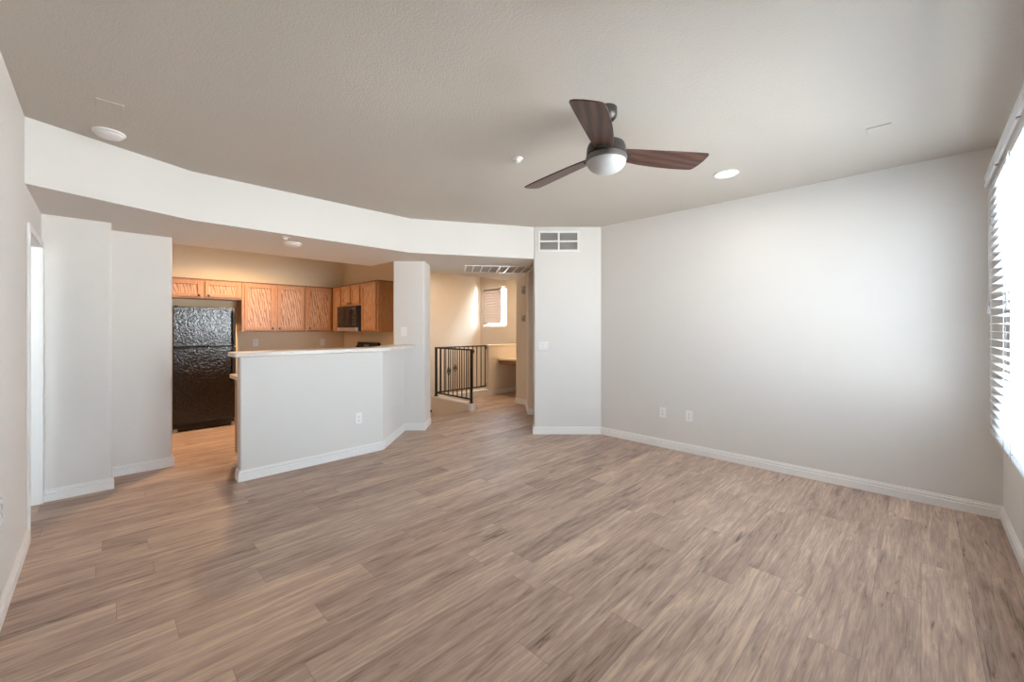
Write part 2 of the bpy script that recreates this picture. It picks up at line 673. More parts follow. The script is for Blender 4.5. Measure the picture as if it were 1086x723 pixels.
def window(name, axis, a0, a1, z0, z1, at, mull=(), rail=None, fw=0.045, fd=0.06):
    """frame plus panes; axis 'x' = the window runs along X at y = at"""
    f = MB()

    def bx_(u0, u1, za, zb, d0, d1, mb):
        if axis == 'x':
            mb.box(u0, u1, at + d0, at + d1, za, zb)
        else:
            mb.box(at + d0, at + d1, u0, u1, za, zb)
    bx_(a0, a0 + fw, z0, z1, -fd / 2, fd / 2, f)
    bx_(a1 - fw, a1, z0, z1, -fd / 2, fd / 2, f)
    bx_(a0 + fw, a1 - fw, z0, z0 + fw, -fd / 2, fd / 2, f)
    bx_(a0 + fw, a1 - fw, z1 - fw, z1, -fd / 2, fd / 2, f)
    for q_ in mull:
        bx_(q_ - 0.035, q_ + 0.035, z0 + fw, z1 - fw, -fd / 2, fd / 2, f)
    if rail:
        bx_(a0 + fw, a1 - fw, rail - 0.025, rail + 0.025, -fd / 2 + 0.01, fd / 2 - 0.01, f)
    o = struct(f, name, 'trim')
    edges = [a0 + fw] + [q_ for q_ in mull] + [a1 - fw]
    for e0, e1 in zip(edges, edges[1:]):
        gm = MB()
        bx_(e0, e1, z0 + fw, z1 - fw, -0.003, 0.003, gm)
        p = gm.build('pane', 'glass', o)
        p['kind'] = 'structure'
    return o


window('window_1', 'x', OX0, OX1, OZ0, OZ1, YF - 0.10, mull=(2.75, 3.63))
window('window_2', 'y', WY0, WY1, WZ0, WZ1, 6.93)
window('window_3', 'x', -1.3, -0.7, 0.6, 2.2, 2.07)

# door lining and casing of the doorway in the left wall
dl = MB()
J = 0.018
dl.box(XL - 0.13, XL + 0.001, DY0, DY0 + J, 0, DH)
dl.box(XL - 0.13, XL + 0.001, DY1 - J, DY1, 0, DH)
dl.box(XL - 0.13, XL + 0.001, DY0 + J, DY1 - J, DH - J, DH)
dl.box(XL, XL + 0.014, DY0 - 0.03, DY0 + J, 0, DH + 0.03)
dl.box(XL, XL + 0.014, DY1 - J, 4.998, 0, DH + 0.03)
dl.box(XL, XL + 0.014, DY0 + J, DY1 - J, DH - J, DH + 0.03)
struct(dl, 'door_1', 'trim', bevel=0.003)


def baseboard(name, pts, mat='trim', h=0.098, t=0.016):
    """profiled skirting along a wall line; the room is on the LEFT of the walking direction"""
    pts = [Vector(p) for p in pts]
    prof = [(0, 0), (t, 0), (t, h * 0.60), (t * 0.55, h * 0.66), (t * 0.80, h * 0.72), (t * 0.80, h * 0.84), (t * 0.40, h * 0.88), (t * 0.40, h * 0.97), (t * 0.25, h), (0, h)]
    nrm = []
    for a, c in zip(pts, pts[1:]):
        d = (c - a).normalized()
        nrm.append(Vector((-d.y, d.x)))
    mb = MB()
    rings = []
    for i, p in enumerate(pts):
        if i == 0:
            o = nrm[0]
        elif i == len(pts) - 1:
            o = nrm[-1]
        else:
            o = (nrm[i - 1] + nrm[i])
            o = o / (1 + nrm[i - 1].dot(nrm[i]))
        rings.append([mb.bm.verts.new((p.x + o.x * d_, p.y + o.y * d_, z_)) for d_, z_ in prof])
    n = len(prof)
    for a, c in zip(rings, rings[1:]):
        for k in range(n):
            j = (k + 1) % n
            mb.bm.faces.new((a[k], a[j], c[j], c[k]))
    mb.bm.faces.new(rings[0])
    mb.bm.faces.new(list(reversed(rings[-1])))
    return struct(mb, name, mat, sharp=25)


baseboard('baseboard_left', [(XL, DY0 - 0.03), (XL, YF), (OX0, YF)])
baseboard('baseboard_window', [(OX0, YF), (XR, YF)])
baseboard('baseboard_right', [(XR, YF), P0, P1, (P1[0] + 0.11, P1[1] + 0.11)])
baseboard('baseboard_pantry', [(0.50, 7.0), (0.50, 5.38), (0.055, 5.38), (0.055, 5.0), (XL + 0.014, 5.0)])
baseboard('baseboard_bar', [(3.40, 5.10), (3.124, 4.826), (2.93, 5.02), (2.285, 4.40), (0.885, 4.40), (0.885, 4.52)])
baseboard('baseboard_hall', [(5.54, 3.83), (4.87, 4.50), (5.47, 5.10), (5.47, 5.37), (6.8, 5.37)], 'trim')
baseboard('baseboard_low', [(6.84, 6.40), (5.70, 6.40)], 'trim')

# ------------------------------------------------------------------ kitchen
# refrigerator
X0, X1, FY = 0.655, 1.365, 7.03
fr_ = thing('refrigerator', 'black pebbled top-freezer refrigerator standing between pantry wall and oak cabinets', 'refrigerator', ((X0 + X1) / 2, 7.35, 0))
q = MB()
q.box(X0 + 0.005, X1 - 0.005, FY + 0.07, 7.62, 0.03, 1.685)
q.build('body', 'blackplastic', fr_, bevel=0.006)
q = MB()
q.box(X0, X1, FY, FY + 0.062, 1.142, 1.69)
fd_ = q.build('freezer_door', 'fridge', fr_, bevel=0.012, seg=3)
q = MB()
q.box(X0, X1, FY, FY + 0.062, 0.105, 1.130)
dd_ = q.build('door', 'fridge', fr_, bevel=0.012, seg=3)
for dz0, dz1, par in ((1.165, 1.66, fd_), (0.62, 1.11, dd_)):
    q = MB()
    hx = X1 - 0.035
    q.tube([(hx, FY + 0.004, dz0), (hx, FY - 0.045, dz0 + 0.03), (hx, FY - 0.05, dz0 + 0.07), (hx, FY - 0.05, dz1 - 0.07), (hx, FY - 0.045, dz1 - 0.03), (hx, FY + 0.004, dz1)], 0.014, 10)
    hd = q.build('handle', 'handlegrey', par)
    hd['label'] = 'dark grey bar handle'
q = MB()
q.box(X0 + 0.01, X1 - 0.01, FY + 0.03, FY + 0.09, 0.02, 0.095)
for k in range(3):
    q.box(X0 + 0.02, X1 - 0.02, FY + 0.022, FY + 0.032, 0.03 + 0.02 * k, 0.04 + 0.02 * k)
q.build('toe_grille', 'blackplastic', fr_)
for fx_ in (X0 + 0.03, X1 - 0.03):
    q = MB()
    q.box(fx_ - 0.028, fx_ + 0.028, FY + 0.005, FY + 0.05, 0.0, 0.018)
    q.box(fx_ - 0.022, fx_ + 0.022, FY + 0.008, FY + 0.05, 0.018, 0.05)
    q.build('foot', 'satin', fr_, bevel=0.003)
q = MB()
q.box(X0 + 0.01, X0 + 0.06, FY + 0.01, FY + 0.09, 1.69, 1.702)
q.build('hinge_cap', 'blackplastic', fr_, bevel=0.003)


def door_panel(mbframe, mbpanel, P, u0, u1, z0, z1, fw=0.055):
    """P(u, d, z): u along the front, d out of the front"""
    def bx_(mb, a0, a1, d0, d1, za, zb):
        c = [P(a0, d0), P(a1, d0), P(a1, d1), P(a0, d1)]
        mb.prism(c, za, zb)
    bx_(mbframe, u0, u0 + fw, 0.001, 0.023, z0, z1)
    bx_(mbframe, u1 - fw, u1, 0.001, 0.020, z0, z1)
    bx_(mbframe, u0 + fw, u1 - fw, 0.001, 0.020, z0, z0 + fw)
    bx_(mbframe, u0 + fw, u1 - fw, 0.001, 0.020, z1 - fw, z1)
    bx_(mbpanel, u0 + fw, u1 - fw, 0.001, 0.007, z0 + fw, z1 - fw)


def cabinet(label, front, u0, u1, depth, z0, z1, doors, end_side=None):
    """front: ('y', y0) faces -Y, u = x;  ('x', x0) faces -X, u = y.  doors: (ua, ub, knob_u, knob_z)"""
    ax, at = front
    if ax == 'y':
        P = lambda u_, d: (u_, at - d)
        loc = ((u0 + u1) / 2, at + depth / 2, z0)
        bm_ = 'oak_x'
    else:
        P = lambda u_, d: (at - d, u_)
        loc = (at + depth / 2, (u0 + u1) / 2, z0)
        bm_ = 'oak_y'
    th = thing('wall_cabinet', label, 'cabinet', loc, 0, 'oak wall cabinets around the kitchen')
    q = MB()
    q.prism([P(u0, 0), P(u1, 0), P(u1, -depth), P(u0, -depth)], z0, z1)
    q.build('body', 'oak', th)
    q = MB()
    q.prism([P(u0, 0.012), P(u1, 0.012), P(u1, -depth), P(u0, -depth)], z1, z1 + 0.014)
    q.build('top_trim', 'oak_dark', th)
    for ua, ub, ku, kz in doors:
        f, pn = MB(), MB()
        fwid = 0.05 if ub - ua > 0.25 else 0.042
        door_panel(f, pn, P, ua, ub, z0 + 0.025, z1 - 0.022, fwid)
        d = f.build('door', 'oak', th, bevel=0.003)
        pn.build('panel', 'oak_panel_sheen', d)
        if ku is not None:
            k_ = MB()
            c = Vector((*P(ku, 0.0), kz))
            n_ = Vector((*P(0, 1), 0)) - Vector((*P(0, 0), 0))
            k_.tube([c + n_ * 0.019, c + n_ * 0.026, c + n_ * 0.032, c + n_ * 0.040, c + n_ * 0.046], [0.006, 0.006, 0.015, 0.016, 0.009], 12)
            kn = k_.build('knob', 'blackplastic', d)
            kn['label'] = 'black knob'
    if end_side == 'low':
        q = MB()
        e0 = at + 0.03
        for a0, a1, za, zb in ((0, 0.05, z0, z1), (depth - 0.05, depth, z0, z1)):
            q.box(at + a0, at + a1, u0 - 0.008, u0, za, zb)
        q.build('end_stile', 'oak', th, bevel=0.002)
    return th


CZ0, CZ1 = 1.345, 2.10
cabinet('short oak double-door cabinet mounted above the black refrigerator', ('y', 7.35), 0.505, 1.50, 0.325, 1.83, CZ1,
        [(0.53, 1.01, 0.975, 1.875), (1.047, 1.485, 1.085, 1.875)])
cabinet('tall oak double-door cabinet beside the one above the refrigerator', ('y', 7.35), 1.505, 2.415, 0.325, CZ0, CZ1,
        [(1.535, 1.945, 1.915, 1.40), (1.99, 2.39, 2.02, 1.40)])
cabinet('oak single-door cabinet filling the kitchen corner', ('y', 7.35), 2.42, 3.19, 0.325, CZ0, CZ1,
        [(2.445, 2.835, 2.475, 1.40)])
cabinet('narrow oak cabinet between the corner cabinet and the microwave', ('x', 2.87), 6.95, 7.34, 0.325, CZ0, CZ1,
        [(6.98, 7.28, None, None)])
cabinet('short oak double-door cabinet above the black microwave', ('x', 2.87), 6.215, 6.945, 0.325, 1.765, CZ1,
        [(6.60, 6.915, 6.63, 1.81), (6.245, 6.56, 6.53, 1.81)])
cabinet('oak cabinet at the end of the run beside the white column', ('x', 2.87), 5.67, 6.21, 0.325, CZ0, CZ1,
        [(5.70, 6.18, None, None)], end_side='low')

# microwave under its cabinet
mw = thing('microwave', 'black over-range microwave with steel lower strip hung under an oak cabinet', 'microwave', (2.95, 6.58, 1.345))
q = MB()
q.box(2.82, 3.19, 6.22, 6.94, 1.350, 1.760)
q.build('body', 'blackplastic', mw, bevel=0.004)
q = MB()
q.box(2.785, 2.82, 6.40, 6.94, 1.415, 1.755)
md_ = q.build('door', 'blackglass', mw, bevel=0.004)
q = MB()
q.tube([(2.787, 6.43, 1.45), (2.755, 6.43, 1.47), (2.755, 6.43, 1.70), (2.787, 6.43, 1.72)], 0.010, 8)
q.build('handle', 'blackplastic', md_)
q = MB()
q.box(2.785, 2.82, 6.22, 6.396, 1.415, 1.755)
cp_ = q.build('control_panel', 'blackglass', mw, bevel=0.004)
q = MB()
q.box(2.783, 2.786, 6.25, 6.37, 1.69, 1.725)
q.build('display', 'slot', cp_)
q = MB()
for r_ in range(4):
    for c_ in range(3):
        q.box(2.782, 2.786, 6.255 + c_ * 0.04, 6.285 + c_ * 0.04, 1.45 + r_ * 0.05, 1.48 + r_ * 0.05)
q.build('keypad', 'blackplastic', cp_)
q = MB()
q.box(2.787, 2.82, 6.22, 6.94, 1.352, 1.410)
tg = q.build('trim_strip', 'steel', mw, bevel=0.003)
tg['label'] = 'steel strip'

# range
rg = thing('range', 'black kitchen range whose back panel shows over the bar counter', 'range', (2.9, 6.58, 0))
q = MB()
q.box(2.56, 3.17, 6.205, 6.955, 0.03, 0.90)
q.build('body', 'blackplastic', rg, bevel=0.004)
q = MB()
q.box(2.54, 3.17, 6.20, 6.96, 0.90, 0.917)
q.build('cooktop', 'blackglass', rg, bevel=0.003)
q = MB()
q.box(2.535, 2.56, 6.22, 6.94, 0.24, 0.80)
od = q.build('oven_door', 'blackglass', rg, bevel=0.004)
q = MB()
q.tube([(2.537, 6.28, 0.76), (2.50, 6.28, 0.76), (2.50, 6.88, 0.76), (2.537, 6.88, 0.76)], 0.010, 8)
q.build('handle', 'steel', od)
q = MB()
mt_ = Matrix(((1, 0, 0, 0), (0, 0, 1, 0), (0, 1, 0, 0), (0, 0, 0, 1)))
q.prism(round_poly([(3.10, 0.917), (3.185, 0.917), (3.185, 1.165), (3.145, 1.165)], {2: 0.012, 3: 0.02}), 6.205, 6.955, mt_)
bp = q.build('back_panel', 'blackplastic', rg)
q = MB()
q.prism([(3.116, 1.03), (3.121, 1.03), (3.137, 1.13), (3.132, 1.13)], 6.50, 6.68, mt_)
q.build('clock_display', 'satin', bp)
for yk in (6.27, 6.37, 6.79, 6.89):
    q = MB()
    q.tube([(3.122, yk, 1.08), (3.095, yk, 1.085)], 0.02, 12)
    q.build('knob', 'blackplastic', bp)
for fx_, fy_ in ((2.6, 6.24), (2.6, 6.92), (3.13, 6.24), (3.13, 6.92)):
    q = MB()
    q.lathe([(0, 0), (0.02, 0), (0.02, 0.03), (0, 0.03)], fx_, fy_, 12)
    q.build('foot', 'blackplastic', rg)

# peninsula base cabinet and its worktop, behind the bar wall
pc = thing('base_cabinet', 'oak base cabinet with end panel behind the white bar wall', 'cabinet', (1.65, 4.83, 0))
q = MB()
q.box(0.985, 2.22, 4.53, 5.12, 0.10, 0.875)
q.build('body', 'oak', pc)
q = MB()
q.box(1.03, 2.22, 4.53, 5.05, 0.0, 0.10)
q.build('toe_kick', 'oak_dark', pc)
for k in range(3):
    ua = 1.0 + 0.405 * k
    f, pn = MB(), MB()
    PP = lambda u_, d: (u_, 5.12 + d)
    door_panel(f, pn, PP, ua, ua + 0.39, 0.12, 0.70, 0.05)
    d = f.build('door', 'oak', pc, bevel=0.003)
    pn.build('panel', 'oak_panel_sheen', d)
    q = MB()
    q.box(ua, ua + 0.39, 5.121, 5.14, 0.715, 0.86)
    q.build('drawer', 'oak_x', pc, bevel=0.003)
q = MB()
q.prism(round_poly([(0.945, 4.525), (2.22, 4.525), (2.60, 4.90), (2.60, 5.165), (0.945, 5.165)], {4: 0.02}), 0.876, 0.918)
tag(q.build('countertop', 'tanlaminate', bevel=0.006), 'cream laminate worktop on the oak base cabinet behind the bar', 'countertop')

# raised bar top
q = MB()
q.prism(round_poly([(0.825, 4.335), (2.345, 4.335), (3.03, 4.913), (2.836, 5.108), (2.20, 4.60), (0.825, 4.60)], {0: 0.03, 1: 0.05, 5: 0.03}), 1.137, 1.18)
tag(q.build('bar_top', 'laminate', bevel=0.009, seg=3), 'long pale laminate bar top running along the white half wall', 'countertop')

# kitchen ceiling lamp in the raised part of the ceiling
KL = (1.42, 6.60)
kl = thing('ceiling_light', 'round flush ceiling light over the kitchen floor behind the dropped ceiling', 'light', (KL[0], KL[1], H))
q = MB()
q.lathe([(0, H - 0.001), (0.17, H - 0.001), (0.17, H - 0.03), (0.155, H - 0.035)], *KL)
q.build('base', 'plastic', kl)
q = MB()
q.lathe([(0.155, H - 0.03), (0.15, H - 0.045), (0.11, H - 0.06), (0, H - 0.066)], *KL)
q.build('diffuser', 'warmlamp', kl)


def disc_lamp(name, loc, watts, col, size, parent=None, spread=180):
    l = bpy.data.lights.new(name, 'AREA')
    l.shape = 'DISK'
    l.size = size
    l.spread = math.radians(spread)
    l.energy = watts
    l.color = col
    o = bpy.data.objects.new(name, l)
    COL.objects.link(o)
    o.location = loc
    if parent is not None:
        o.parent = parent
        o.location = Vector(loc) - parent.location
    return o


disc_lamp('bulb', (KL[0], KL[1], H - 0.075), KITCHEN_W, (1.0, 0.66, 0.38), 0.10, kl, 152)

SL = (4.9, 7.2)
sl = thing('ceiling_light', 'round flush ceiling light over the stairwell behind the dropped ceiling', 'light', (SL[0], SL[1], H))
q = MB()
q.lathe([(0, H - 0.001), (0.17, H - 0.001), (0.17, H - 0.03), (0.155, H - 0.035)], *SL)
q.build('base', 'plastic', sl)
q = MB()
q.lathe([(0.155, H - 0.03), (0.15, H - 0.045), (0.11, H - 0.06), (0, H - 0.066)], *SL)
q.build('diffuser', 'warmlamp', sl)
disc_lamp('bulb', (SL[0], SL[1], H - 0.075), STAIR_W, (1.0, 0.80, 0.60), 0.2, sl)

NL = (6.25, 5.88)
nl = thing('ceiling_light', 'round flush ceiling light over the hall desk behind the dropped ceiling', 'light', (NL[0], NL[1], H))
q = MB()
q.lathe([(0, H - 0.001), (0.17, H - 0.001), (0.17, H - 0.03), (0.155, H - 0.035)], *NL)
q.build('base', 'plastic', nl)
q = MB()
q.lathe([(0.155, H - 0.03), (0.15, H - 0.045), (0.11, H - 0.06), (0, H - 0.066)], *NL)
q.build('diffuser', 'warmlamp', nl)
disc_lamp('bulb', (NL[0], NL[1], H - 0.075), NICHE_W, (1.0, 0.74, 0.48), 0.2, nl)

# ------------------------------------------------------------------ ceiling fan
FX, FYc = 2.175, 1.362
fan = thing('ceiling_fan', 'dark bronze three-blade ceiling fan with frosted dome light', 'ceiling fan', (FX, FYc, H))
q = MB()
q.lathe([(0, H), (0.066, H), (0.066, H - 0.035), (0.062, H - 0.055), (0.045, H - 0.075), (0.020, H - 0.085), (0, H - 0.085)], FX, FYc)
q.build('canopy', 'bronze', fan)
q = MB()
q.lathe([(0.0, H - 0.07), (0.013, H - 0.07), (0.013, 2.53), (0.0, 2.53)], FX, FYc, 16)
q.lathe([(0.013, H - 0.088), (0.030, H - 0.092), (0.034, H - 0.108), (0.024, H - 0.120), (0.013, H - 0.122)], FX, FYc, 24)
q.build('downrod', 'satin', fan)
q = MB()
q.lathe([(0, 2.555), (0.035, 2.555), (0.04, 2.54), (0.085, 2.533), (0.108, 2.520), (0.116, 2.500), (0.119, 2.466), (0.119, 2.460), (0.110, 2.458), (0.110, 2.450), (0, 2.450)], FX, FYc, 48)
q.build('motor_housing', 'bronze', fan)
q = MB()
q.lathe([(0, 2.451), (0.113, 2.451), (0.122, 2.447), (0.125, 2.435), (0.123, 2.420), (0.118, 2.416), (0, 2.416)], FX, FYc, 48)
lk = q.build('light_kit', 'bronzelight', fan)
q = MB()
gp = [(0.117, 2.417)] + [(0.117 * math.cos(a), 2.417 - 0.072 * math.sin(a)) for a in [PI / 2 * k / 10 for k in range(1, 10)]] + [(0, 2.345)]
q.lathe(gp, FX, FYc, 48)
gb = q.build('globe', 'globe', lk)
gb['label'] = 'frosted white dome'
# blade outline: u outwards, v towards the raised straight edge
bo = [(0.085, 0.052), (0.20, 0.060), (0.40, 0.068), (0.60, 0.074), (0.655, 0.074), (0.668, 0.066), (0.674, 0.045), (0.675, 0.0), (0.668, -0.045), (0.655, -0.085),
      (0.642, -0.096), (0.60, -0.100), (0.50, -0.101), (0.38, -0.096), (0.26, -0.084), (0.16, -0.066), (0.085, -0.048)]
for ang, dr in ((-33, 1.2), (85.2, -3.0), (203.4, -1.8)):
    a = math.radians(ang)
    dr = math.radians(dr)
    er = Vector((math.cos(a) * math.cos(dr), math.sin(a) * math.cos(dr), math.sin(dr)))
    pit = math.radians(13)
    ecw = Vector((math.sin(a), -math.cos(a), 0))
    ev = ecw * math.cos(pit) + er.cross(ecw) * -math.sin(pit)
    if ev.z < 0:
        ev = ecw * math.cos(pit) + er.cross(ecw) * math.sin(pit)
    en = er.cross(ev)
    c = Vector((0, 0, -0.274))
    # blade gets its own frame so that the grain runs along it
    mtx = Matrix((( er.x, ev.x, en.x, c.x), (er.y, ev.y, en.y, c.y), (er.z, ev.z, en.z, c.z), (0, 0, 0, 1)))
    q = MB()
    q.prism(bo, -0.004, 0.004)
    bl = q.build('blade', 'walnut', fan, local=True, bevel=0.002)
    bl.matrix_local = mtx
    q = MB()
    q.prism([(0.06, -0.03), (0.15, -0.035), (0.165, 0.0), (0.15, 0.035), (0.06, 0.03)], 0.0045, 0.012)
    bi = q.build('blade_iron', 'bronze', bl, local=True, bevel=0.002)

# ------------------------------------------------------------------ small ceiling fittings
RL = (3.82, 1.196)
rl = thing('recessed_light', 'round lit recessed light in the ceiling between the fan and the long wall', 'light', (RL[0], RL[1], H))
q = MB()
q.lathe([(0.078, H - 0.002), (0.098, H), (0.100, H - 0.006), (0.092, H - 0.011), (0.078, H - 0.008)], *RL)
q.build('trim_ring', 'plastic', rl)
q = MB()
q.lathe([(0, H - 0.004), (0.079, H - 0.004), (0.079, H - 0.0005), (0, H - 0.0005)], *RL)
q.build('diffuser', 'lamp', rl)
disc_lamp('bulb', (RL[0], RL[1], H - 0.02), DOWN_W, (1.0, 0.93, 0.84), 0.15, rl)


def smoke(x, y, z, r, label):
    t_ = thing('smoke_detector', label, 'smoke detector', (x, y, z))
    q = MB()
    q.lathe([(0, z), (r, z), (r, z - 0.010), (r * 0.93, z - 0.014), (0, z - 0.014)], x, y, 40)
    q.build('base', 'plastic', t_)
    q = MB()
    q.lathe([(0, z - 0.013), (r * 0.78, z - 0.013), (r * 0.78, z - 0.018), (0, z - 0.018)], x, y, 40)
    q.build('vent_gap', 'slot', t_)
    q = MB()
    q.lathe([(0, z - 0.017), (r * 0.86, z - 0.017), (r * 0.85, z - 0.024), (r * 0.72, z - 0.033), (r * 0.4, z - 0.037), (0, z - 0.038)], x, y, 40)
    q.build('cover', 'plastic', t_)


smoke(0.03, 3.93, H, 0.085, 'white round smoke detector on the high ceiling close to the dropped band')
smoke(1.45, 4.80, SZ, 0.088, 'white round smoke detector under the dropped ceiling above the bar')


def sprinkler(x, y, z, label):
    t_ = thing('sprinkler_head', label, 'sprinkler', (x, y, z))
    q = MB()
    q.lathe([(0, z), (0.042, z), (0.040, z - 0.006), (0.022, z - 0.012), (0, z - 0.012)], x, y, 32)
    q.build('escutcheon', 'plastic', t_)
    q = MB()
    q.lathe([(0, z - 0.011), (0.016, z - 0.011), (0.018, z - 0.017), (0.024, z - 0.022), (0.020, z - 0.029), (0, z - 0.032)], x, y, 24)
    q.build('head', 'plastic', t_)


sprinkler(2.316, 2.253, H, 'small white sprinkler head on the high ceiling behind the fan')
sprinkler(1.30, 4.525, SZ, 'small white sprinkler head beside the smoke detector under the dropped ceiling')


def blank(x, y, label, rz=0.0):
    t_ = MB()
    t_.prism(round_poly([(-0.062, -0.062), (0.062, -0.062), (0.062, 0.062), (-0.062, 0.062)], 0.006), -0.007, 0)
    o = t_.build('ceiling_plate', 'ceil', None, bevel=0.002)
    o.location = (x, y, H)
    o.rotation_euler = (0, 0, rz)
    tag(o, label, 'cover plate')


blank(0.03, 3.45, 'square blank ceiling plate painted over, beside the smoke detector')
blank(3.69, 0.20, 'square blank ceiling plate painted over, out by the window blinds')

# ------------------------------------------------------------------ air grilles
# wall grille on the pier (local frame: x along the face, y out of it)
nv = math.radians(225)        # the direction the pier faces


def face_frame(x, y, z, facing):
    """location and z-rotation of a device: local -Y looks out of the wall"""
    return (x, y, z), facing + PI / 2


loc, rz = face_frame(4.267, PF - 4.267, 2.55, nv)
vg = thing('wall_vent', 'white four-panel air grille high on the angled pier wall', 'vent', loc, rz)
q = MB()
W2, H2 = 0.272, 0.138
q.box(-W2, W2, -0.012, 0, -H2, -H2 + 0.028)
q.box(-W2, W2, -0.012, 0, H2 - 0.028, H2)
q.box(-W2, -W2 + 0.028, -0.012, 0, -H2 + 0.028, H2 - 0.028)
q.box(W2 - 0.028, W2, -0.012, 0, -H2 + 0.028, H2 - 0.028)
q.box(-0.013, 0.013, -0.012, 0, -H2 + 0.028, H2 - 0.028)
q.box(-W2 + 0.028, W2 - 0.028, -0.0115, 0, -0.011, 0.011)
q.build('frame', 'plastic', vg, local=True, bevel=0.002)
for sx_ in (-1, 1):
    q = MB()
    n_ = 22
    for k in range(n_):
        xx = sx_ * (0.018 + (W2 - 0.05) * (k + 0.5) / n_)
        c = [(xx - 0.0045, -0.002), (xx - 0.003, -0.002), (xx + 0.0045, -0.009), (xx + 0.003, -0.009)]
        q.prism(c, -H2 + 0.026, H2 - 0.026)
    q.build('louvers', 'grille', vg, local=True)
q = MB()
q.box(-W2 + 0.02, W2 - 0.02, -0.0015, -0.0002, -H2 + 0.02, H2 - 0.02)
q.build('backing', 'duct', vg, local=True)

# long return grille in the dropped ceiling over the hall
gd = Vector((0.797, -0.604, 0)).normalized()
gn = Vector((-gd.y, gd.x, 0))
g0 = Vector((3.716, 4.686, SZ))
rzg = math.atan2(gd.y, gd.x)
rv = thing('return_vent', 'long white return-air grille in the dropped ceiling over the hall', 'vent', g0, rzg)
GL, GW = 1.05, 0.68
q = MB()
q.box(0, GL, 0, 0.035, -0.012, 0)
q.box(0, GL, GW - 0.035, GW, -0.012, 0)
q.box(0, 0.03, 0.035, GW - 0.035, -0.012, 0)
q.box(GL - 0.03, GL, 0.035, GW - 0.035, -0.012, 0)
nd = 8
for k in range(1, nd):
    xx = GL * k / nd
    q.box(xx - 0.010, xx + 0.010, 0.035, GW - 0.035, -0.011, 0)
q.build('frame', 'plastic', rv, local=True, bevel=0.002)
q = MB()
mty = Matrix(((0, 0, 1, 0), (1, 0, 0, 0), (0, 1, 0, 0), (0, 0, 0, 1)))
for k in range(38):
    yy = 0.04 + (GW - 0.08) * (k + 0.5) / 38
    q.prism([(yy - 0.006, -0.002), (yy - 0.0045, -0.0015), (yy + 0.006, -0.009), (yy + 0.0045, -0.0095)], 0.03, GL - 0.03, mty)
q.build('louvers', 'grille', rv, local=True)
q = MB()
q.box(0.02, GL - 0.02, 0.02, GW - 0.02, -0.0012, -0.0002)
q.build('backing', 'duct', rv, local=True)


# ------------------------------------------------------------------ outlets and switches
def outlet(x, y, z, facing, label, blank_=False, group='wall outlets'):
    loc, rz = face_frame(x, y, z, facing)
    t_ = thing('wall_outlet', label, 'outlet', loc, rz, group)
    mtz = Matrix(((1, 0, 0, 0), (0, 0, -1, 0), (0, 1, 0, 0), (0, 0, 0, 1)))   # outline (x, z), height = -y
    q = MB()
    q.prism(round_poly([(-0.037, -0.059), (0.037, -0.059), (0.037, 0.059), (-0.037, 0.059)], 0.005), 0, 0.006, mtz)
    q.build('cover_plate', 'plastic', t_, local=True, bevel=0.0015)
    for s in (-1, 1):
        q = MB()
        q.prism(round_poly([(-0.017, s * 0.020 - 0.014), (0.017, s * 0.020 - 0.014), (0.017, s * 0.020 + 0.014), (-0.017, s * 0.020 + 0.014)], 0.008), 0.006, 0.0085, mtz)
        rc = q.build('receptacle', 'plastic', t_, local=True)
        q = MB()
        q.prism([(-0.0075, s * 0.020 - 0.001), (-0.0052, s * 0.020 - 0.001), (-0.0052, s * 0.020 + 0.009), (-0.0075, s * 0.020 + 0.009)], 0.0085, 0.0089, mtz)
        q.prism([(0.0052, s * 0.020 - 0.001), (0.0075, s * 0.020 - 0.001), (0.0075, s * 0.020 + 0.009), (0.0052, s * 0.020 + 0.009)], 0.0085, 0.0089, mtz)
        q.prism(round_poly([(-0.003, s * 0.020 - 0.011), (0.003, s * 0.020 - 0.011), (0.003, s * 0.020 - 0.005), (-0.003, s * 0.020 - 0.005)], 0.002), 0.0085, 0.0089, mtz)
        q.build('slots', 'slot', rc, local=True)
    return t_


def switch(x, y, z, facing, gangs, label):
    loc, rz = face_frame(x, y, z, facing)
    t_ = thing('light_switch', label, 'light switch', loc, rz)
    mtz = Matrix(((1, 0, 0, 0), (0, 0, -1, 0), (0, 1, 0, 0), (0, 0, 0, 1)))
    hw_ = 0.037 + 0.023 * (gangs - 1)
    q = MB()
    q.prism(round_poly([(-hw_, -0.060), (hw_, -0.060), (hw_, 0.060), (-hw_, 0.060)], 0.005), 0, 0.006, mtz)
    q.build('cover_plate', 'plastic', t_, local=True, bevel=0.0015)
    for k in range(gangs):
        cx = (k - (gangs - 1) / 2) * 0.046
        q = MB()
        q.prism([(cx - 0.0185, -0.035), (cx + 0.0185, -0.035), (cx + 0.0185, 0.035), (cx - 0.0185, 0.035)], 0.0055, 0.0064, mtz)
        q.build('gap', 'grille', t_, local=True)
        q = MB()
        mt2 = Matrix(((0, 0, 1, cx - 0.0165), (-1, 0, 0, 0), (0, 1, 0, 0), (0, 0, 0, 1)))   # outline (out, z) swept along x
        q.prism([(0.006, -0.033), (0.0072, -0.033), (0.0085, 0.0), (0.0110, 0.033), (0.006, 0.033)], 0, 0.033, mt2)
        q.build('rocker', 'plastic', t_, local=True)


